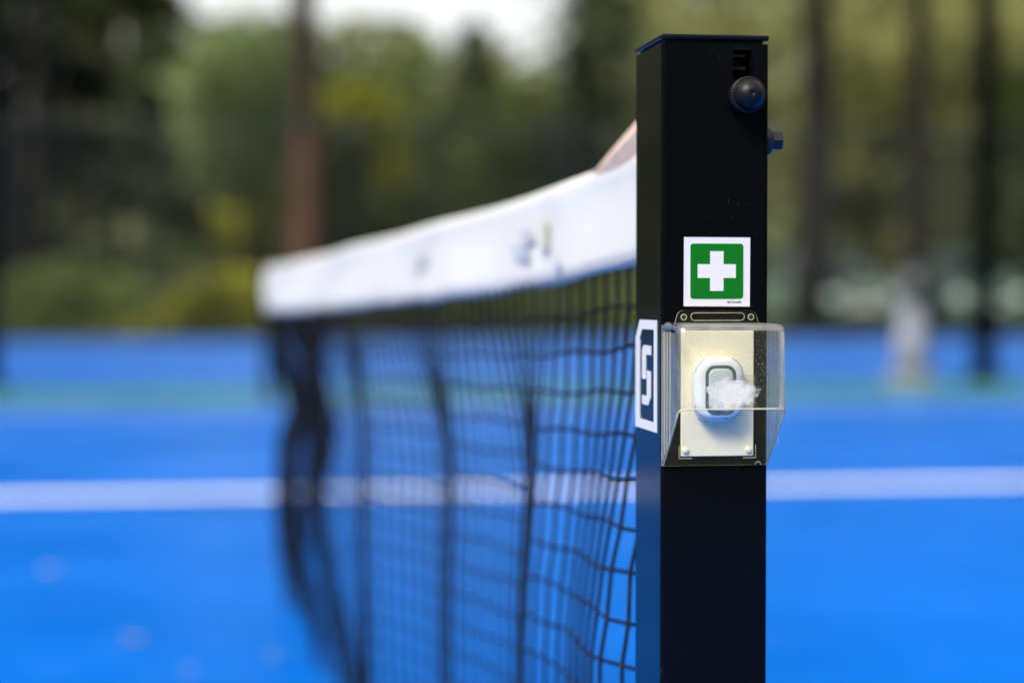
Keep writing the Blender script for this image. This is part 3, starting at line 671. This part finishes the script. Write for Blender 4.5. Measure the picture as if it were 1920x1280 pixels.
def tree(name, label, az, dist, h, r, bark, leafm, crown0, cr, n, kind='broad', leafs=0.24, lean=0.0, upper_bark=None, ubz=4.0, seed=0):
    x, y = spot(az, dist); t = empty(name, (x, y, -0.01)); tag(t, label, 'tree', 'trees beyond the fence')
    g = np.random.default_rng(100 + seed); q = random.Random(seed)
    limbs = [(crown0 + (h - crown0) * q.uniform(0.0, .75), q.uniform(0, 6.28), cr * q.uniform(.5, .95), r * .3) for _ in range(7 if kind != 'spruce' else 4)]
    o = obj('trunk', *trunk_mesh(h * .94, r, r * (.6 if name == 'pine_tree' else .25), lean, limbs), bark, t, True)
    if upper_bark:
        o.data.materials.append(upper_bark)
        for p in o.data.polygons:
            if p.center.z > ubz: p.material_index = 1
    pts = []
    if kind == 'spruce':
        nb = 90
        for b in range(nb):
            u = (b / nb) ** 1.0; z = crown0 + (h - crown0) * u; L = cr * (1 - u) ** 0.8 * g.uniform(.7, 1.1) + .15; a = g.uniform(0, 6.28)
            m = max(6, int(n / nb * (1.4 - u))); s = g.uniform(0.1, 1, m) ** .7
            pts.append(np.c_[L * s * math.cos(a) + g.normal(0, .16, m), L * s * math.sin(a) + g.normal(0, .16, m), z - .28 * L * s + g.normal(0, .13, m)])
    else:
        nc = 38; ctr = []
        for b in range(nc):
            d = g.normal(size=3); d /= np.linalg.norm(d); d *= g.uniform(.35, 1.0)
            ctr.append((d[0] * cr + lean * h * .7, d[1] * cr, crown0 + (h - crown0) * (0.5 + 0.5 * d[2])))
        for c in ctr:
            m = n // nc; s = cr * g.uniform(.16, .34)
            pts.append(np.array(c) + g.normal(0, 1, (m, 3)) * np.array([s, s, s * .75]))
    P = np.concatenate(pts); P = P[P[:, 2] > 0.05]
    quads(P, leafs, 'crown', leafm, t)
    return t
T = tree
T('spruce_tree', 'very dark spruce at the left edge behind the fence', 25, 36, 16, .22, M['bark_dark'], M['leaf_dark'], 0.1, 2.0, 15000, 'spruce', .28, seed=1)
T('spruce_tree', 'dark spruce standing just right of the left edge, behind the tan trunk', 215, 50, 15, .2, M['bark_dark'], M['leaf_deep'], 2.6, 2.6, 12000, 'spruce', .30, seed=2)
T('slender_tree', 'slender tree with pale tan trunk at left between dark spruces', 140, 38, 12, .13, M['bark_tan'], M['leaf_mid'], 5.0, 1.6, 2600, seed=3)
T('broadleaf_tree', 'light olive broadleaf tree between the dark spruces and the red pine trunk', 425, 54, 8.0, .2, M['bark_brown'], M['leaf_light'], 1.6, 1.9, 6500, seed=4)
T('broadleaf_tree', 'bright yellow green tree just left of the red pine trunk', 500, 46, 6.6, .16, M['bark_brown'], M['leaf_yellow'], 1.0, 1.0, 3000, seed=5)
T('pine_tree', 'tall pine with red brown lower trunk and dark upper trunk', 566, 36, 15, .31, M['bark_red'], M['leaf_dark'], 8.5, 2.6, 4000, upper_bark=M['bark_brown'], ubz=4.1, seed=6)
T('spruce_tree', 'small dark green spruce just right of the red pine trunk', 650, 41, 4.2, .1, M['bark_dark'], M['leaf_deep'], 0.2, 1.1, 3600, 'spruce', .2, seed=7)
T('broadleaf_tree', 'mid green broadleaf tree behind the middle of the headband', 720, 50, 7.0, .2, M['bark_brown'], M['leaf_mid'], 1.2, 2.2, 6500, seed=8)
T('spruce_tree', 'dark pointed spruce below the bright sky gap', 888, 50, 7.3, .16, M['bark_dark'], M['leaf_deep'], 0.4, 2.0, 7000, 'spruce', .26, seed=9)
T('broadleaf_tree', 'green broadleaf tree low behind the net headband, right of the pointed spruce', 990, 46, 5.4, .17, M['bark_brown'], M['leaf_mid'], 0.5, 1.6, 5000, seed=10)
T('spruce_tree', 'blue green spruce close to the left side of the post', 1120, 44, 10, .18, M['bark_brown'], M['leaf_blue'], 0.4, 2.0, 6500, 'spruce', .26, seed=11)
T('broadleaf_tree', 'olive broadleaf tree behind the top of the black post', 1230, 52, 9.5, .2, M['bark_brown'], M['leaf_olive'], 2.0, 2.6, 6000, seed=12)
T('broadleaf_tree', 'tree with dark trunk nearest the right side of the post', 1528, 37, 12, .42, M['bark_dark'], M['leaf_olive'], 6.2, 2.8, 5000, seed=13)
T('broadleaf_tree', 'olive leafy tree between the two dark trunks at right', 1625, 48, 9, .2, M['bark_brown'], M['leaf_olive'], 0.8, 2.3, 8000, seed=14)
T('broadleaf_tree', 'tree with slimmer dark trunk above the pale bin at right', 1716, 37, 12, .30, M['bark_dark'], M['leaf_olive'], 6.0, 2.4, 4500, seed=15)
T('broadleaf_tree', 'yellowish leafy tree behind the right light mast', 1800, 47, 9, .2, M['bark_brown'], M['leaf_olive'], 0.9, 2.2, 8000, seed=16)
T('spruce_tree', 'deep green spruce at the right edge behind the mast', 1915, 40, 5.2, .15, M['bark_dark'], M['leaf_mid'], 0.2, 1.3, 4500, 'spruce', .24, seed=17)

T('broadleaf_tree', 'tall thin-leaved tree whose crown hangs over the sky gap', 1085, 42, 15, .16, M['bark_dark'], M['leaf_mid'], 5.6, 3.6, 3000, leafs=.22, seed=31)
T('broadleaf_tree', 'bright green small tree just right of the red pine trunk', 655, 45, 5.4, .12, M['bark_brown'], M['leaf_yellow'], 2.6, 1.1, 2200, seed=21)
T('broadleaf_tree', 'pale leafy tree right of the dark spruces, above the bright ground cover', 455, 43, 6.3, .12, M['bark_brown'], M['leaf_light'], 2.4, 1.3, 4600, seed=22)
T('slender_tree', 'slim dark trunk between the left light mast and the tan trunk', 62, 33, 12, .16, M['bark_dark'], M['leaf_dark'], 6.0, 1.5, 2600, seed=23)
T('broadleaf_tree', 'yellow green tree seen above the headband near the post', 1045, 52, 5.6, .14, M['bark_brown'], M['leaf_light'], 2.6, 1.2, 2400, seed=24)
# undergrowth along the fence, far wood all round: masses nobody could count
def band(pts_fn, n): return np.array([pts_fn() for _ in range(n)])
def ug():
    a = rnd.uniform(-300, 2250); d = rnd.uniform(31.5, 36.5) if a < 1380 else rnd.uniform(39.5, 44); x, y = spot(a, d)
    if 300 < a < 540 and rnd.random() < 0.85: return (x, y, 0.2 * rnd.random())
    hh = 0.55 + 0.75 * (0.5 + 0.5 * math.sin(a * 0.013) * math.sin(a * 0.0047 + 1))
    return (x, y, hh * rnd.random() ** 1.3)
o = quads(band(ug, 26000), 0.22, 'undergrowth', M['leaf_mid']); tag(o, 'low leafy undergrowth along the foot of the fence', 'undergrowth', kind='stuff')
def ug2():
    a = rnd.gauss(430, 90); d = rnd.uniform(30.6, 32.0); x, y = spot(a, d); return (x, y, 1.05 * rnd.random() ** 1.2 * math.exp(-((a - 440) / 150) ** 2))
o = quads(band(ug2, 9000), 0.18, 'bright_ground_cover', M['leaf_yellow']); tag(o, 'bright yellow green ground cover at the fence foot left of the net end', 'ground cover', kind='stuff')
def far_top(a):
    return interp(a, [-1000, 250, 330, 380, 520, 600, 700, 760, 800, 850, 900, 960, 1010, 1060, 1100, 1160, 1250, 1500, 2400], [-1500, -900, -10, 45, 30, 50, 35, 45, 75, 105, 55, 105, 135, 85, -30, -20, -500, -1200, -1500])
def fw_():
    while True:
        a = rnd.uniform(-2300, 4200); d = rnd.uniform(62, 80); zt = CAM_H + (535 - far_top(a)) / 3733 * d
        z = rnd.uniform(0, 1) ** 1.4 * 34
        if z < zt: x, y = spot(a, d); return (x, y, z)
o = quads(band(fw_, 95000), 0.95, 'woodland', M['far']); tag(o, 'hazy mass of woodland closing the view behind the trees', 'woodland', kind='stuff')
def ring_():
    a = rnd.uniform(R(35), R(325)); d = rnd.uniform(38, 50)
    return (CX + d * math.sin(a + YAW), CY + 8 + d * math.cos(a + YAW), rnd.uniform(0, 20 + 3 * math.sin(a * 9)))
o = quads(band(ring_, 34000), 1.4, 'surrounding_woodland', M['far']); tag(o, 'woodland surrounding the courts on the other sides', 'woodland', kind='stuff')
